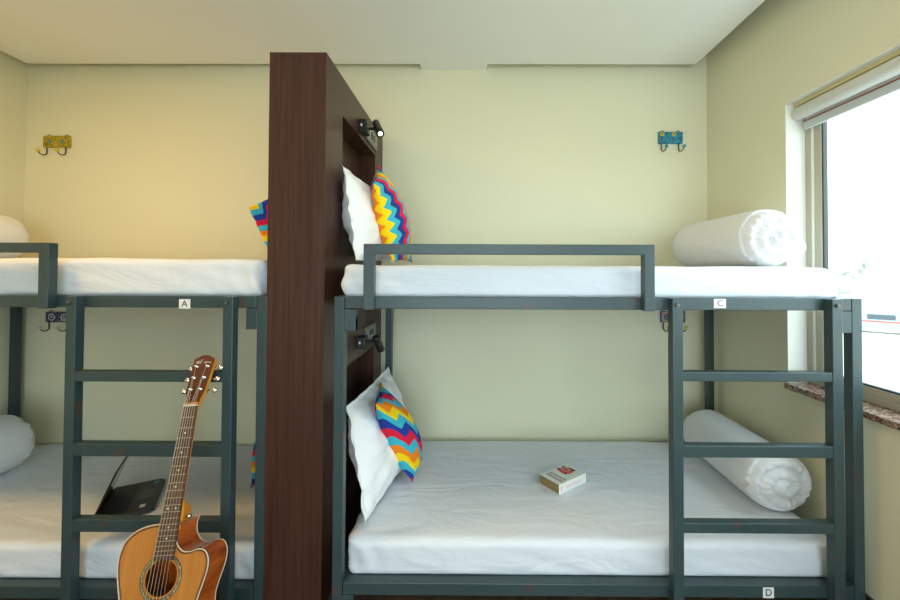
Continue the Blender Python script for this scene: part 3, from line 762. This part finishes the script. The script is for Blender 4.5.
# ------------------------------------------------------------------ outside the window (first-floor view)
GZ = -2.9
grass_m = mat('pale_verge', (.42, .44, .33, 1), .9, var=.1, vscale=.3)
struct('trim_3', boxes((4, 110, -40, 110, GZ-.2, GZ)), mat('pale_ground', (.62, .58, .47, 1), .9, var=.06, vscale=.2))
foliage = mat('hazed_leaf_green', (.38, .41, .36, 1), .8, var=.2, vscale=2.0); bark = mat('bark', (.10, .08, .06, 1), .9)  # leaf colour paled, putting the overexposed haze into it
def tree(x, y, h_, w, label, seed):
    t = thing('tree', (x, y, GZ), label, 'tree', 'trees across the road')
    obj('trunk', tube(bmesh.new(), [(x, y, GZ), (x+.1, y, GZ+h_*.3), (x, y, GZ+h_*.6)], [.28, .2, .12], 10), bark, t, True)
    bm = bmesh.new(); rn = random.Random(seed)
    for k in range(16):
        a = rn.uniform(0, 2*PI); q = rn.uniform(.1, 1)*w*.6
        c = Vector((x+q*math.cos(a), y+q*math.sin(a), GZ+h_*rn.uniform(.45, .92)))
        bmesh.ops.create_icosphere(bm, subdivisions=3, radius=w*rn.uniform(.22, .38), matrix=Matrix.Translation(c))
    for v in bm.verts:
        v.co += Vector((nz(*v.co, 1.7), nz(*(v.co+Vector((9, 0, 0))), 1.7), nz(*(v.co+Vector((0, 9, 0))), 1.7)))*.5
    obj('foliage', bm, foliage, t, False)
tree(36, 41, 5.6, 3.2, 'leafy green tree seen through the window, nearest the window frame', 1)
tree(45.5, 39.5, 5.6, 3.2, 'leafy green tree seen through the window, at the right edge of the view', 2)
tree(47, 52, 6.8, 4.0, 'leafy green tree behind the other two trees outside the window', 3)
def car():
    x, y = 29.2, 28.6; t = thing('car', (x, y, GZ), 'pale blue car on the road seen through the window', 'car')
    d = Vector((.72, -.69, 0)); e = Vector((.69, .72, 0))
    Mx = Matrix(((d.x, e.x, 0, x), (d.y, e.y, 0, y), (0, 0, 1, GZ), (0, 0, 0, 1)))
    def fin(bm): bmesh.ops.transform(bm, matrix=Mx, verts=list(bm.verts)); return bm
    prof = [(-2.1, .35), (-2.1, .75), (-1.9, .9), (-1.35, .95), (-.8, 1.42), (.7, 1.45), (1.35, .98), (2.0, .82), (2.1, .6), (2.1, .35)]
    bm = bmesh.new(); A = [bm.verts.new((px, -.82, pz)) for px, pz in prof]; B = [bm.verts.new((px, .82, pz)) for px, pz in prof]; n = len(prof)
    bm.faces.new(A); bm.faces.new(B[::-1])
    for i in range(n): bm.faces.new((A[i], A[(i+1) % n], B[(i+1) % n], B[i]))
    bmesh.ops.bevel(bm, geom=list(bm.edges), offset=.06, segments=2, affect='EDGES')
    obj('car_body', fin(bm), mat('pale_blue_car_paint', (.28, .40, .50, 1), .3), t)
    obj('side_window', fin(boxes((-.75, .65, -.835, -.80, .98, 1.34))), mat('car_glass', (.05, .07, .08, 1), .1), t)
    obj('stripe', fin(boxes((-1.9, 1.9, -.835, -.80, .78, .90))), mat('red_stripe', (.5, .08, .05, 1), .4), t)
    for px in (-1.3, 1.3):
        for py in (-.75, .75): obj('wheel', fin(tube(bmesh.new(), [(px, py-.1, .32), (px, py+.1, .32)], .32, 20)), M['black'], t)
car()
pm = mat('pale_concrete', (.30, .31, .30, 1), .9)
tag(obj('boundary_wall', boxes((30.5, 60, 47.0, 47.3, GZ, GZ+2.4)), mat('boundary_render', (.42, .42, .40, 1), .9)), 'long pale boundary wall below the trees outside the window', 'wall')
for px, py, hh, lb in ((31.8, 30.8, 1.9, 'grey concrete bollard outside the window, just right of the car'), (33.6, 31.6, 1.6, 'grey concrete bollard outside the window, farther right of the car')):
    bm = tube(bmesh.new(), [(px, py, GZ), (px, py, GZ+hh-.1), (px, py, GZ+hh)], [.22, .19, .12], 14)
    tag(obj('bollard', bm, pm, None, True), lb, 'bollard', 'bollards by the road')

# ------------------------------------------------------------------ light
w = bpy.data.worlds.new('sky'); S.world = w; w.use_nodes = True
bg = w.node_tree.nodes['Background']; bg.inputs[0].default_value = (.75, .91, 1.0, 1); bg.inputs[1].default_value = 6.4
def light(name, typ, loc, energy, col, **k):
    d = bpy.data.lights.new(name, typ); d.energy = energy; d.color = col
    for a, v in k.items(): setattr(d, a, v)
    o = bpy.data.objects.new(name, d); C.objects.link(o); o.location = loc
    return o
po = light('window_portal', 'AREA', (X2+.09, (W0+W1)/2, (WZ0+WZ1)/2), 1, (1, 1, 1), shape='RECTANGLE', size=WZ1-WZ0, size_y=W1-W0)
po.data.cycles.is_portal = True; po.rotation_euler = (0, PI/2, 0)
po = light('window_portal', 'AREA', ((FX0+FX1)/2, YF-.13, (FZ0+FZ1)/2), 1, (1, 1, 1), shape='RECTANGLE', size=FX1-FX0, size_y=FZ1-FZ0)
po.data.cycles.is_portal = True; po.rotation_euler = (PI/2, 0, 0)
# recessed ceiling lamp on the left; the right one is added warm fill
ring_m = mat('white_lamp_ring', (.8, .8, .78, 1), .4); lens_m = mat('warm_lamp_lens', (1, 1, 1, 1), .3, emit=(1, .72, .40, 1), estr=4)
for n_, (lx, ly, e, col) in enumerate(((-1.9, 1.0, 21, (1, .60, .20)), (.4, .8, 6, (1, .74, .40)))):
    bm = bmesh.new(); disc(bm, 0, 0, 0, .16, .185, 32)
    bmesh.ops.transform(bm, matrix=Matrix.Translation((lx, ly, SZ-.004)) @ Matrix.Rotation(PI/2, 4, 'X'), verts=list(bm.verts))
    struct('trim_%d' % (4+n_), bm, ring_m)
    light('ceiling_lamp_or_fill', 'AREA', (lx, ly, SZ-.006), e, col, shape='DISK', size=.32)
sp = light('reading_spot', 'SPOT', tuple(e1+d1*.01), .6, (1, .92, .8), spot_size=1.2, spot_blend=.6, shadow_soft_size=.012)
sp.rotation_euler = d1.to_track_quat('-Z', 'Y').to_euler()

# ------------------------------------------------------------------ camera
cam = bpy.data.cameras.new('camera'); co = bpy.data.objects.new('camera', cam); C.objects.link(co); S.camera = co
pitch, roll, yaw, px, py = .0167, .0038, .0047, 468.83, 264.9
cy, sy, cp, sp_, cr, sr = math.cos(yaw), math.sin(yaw), math.cos(pitch), math.sin(pitch), math.cos(roll), math.sin(roll)
R3 = Matrix(((1, 0, 0), (0, cp, sp_), (0, -sp_, cp))) @ Matrix(((cy, sy, 0), (-sy, cy, 0), (0, 0, 1)))
ri, fw, upv = R3[0], R3[1], R3[2]
right = cr*ri+sr*upv; upp = cr*upv-sr*ri
co.matrix_world = Matrix(((right.x, upp.x, -fw.x, 0), (right.y, upp.y, -fw.y, 0), (right.z, upp.z, -fw.z, EYE), (0, 0, 0, 1)))
cam.sensor_width = 36; cam.lens = 16.0; cam.shift_x = (450-px)/900; cam.shift_y = (py-300)/900; cam.clip_start = .02; cam.clip_end = 400

# set the whole place down so that the floor lies at z = 0
for o in list(S.objects):
    if o.parent is None: o.location.z -= FLOOR
    if '_ws' in o: del o['_ws']
S.view_settings.view_transform = 'Standard'; S.view_settings.look = 'None'; S.view_settings.gamma = 1; S.view_settings.exposure = 0
S.view_settings.use_curve_mapping = False
S.cycles.use_denoising = True; S.cycles.max_bounces = 10; S.cycles.diffuse_bounces = 6; S.cycles.caustics_reflective = False; S.cycles.caustics_refractive = False; S.cycles.sample_clamp_indirect = 6
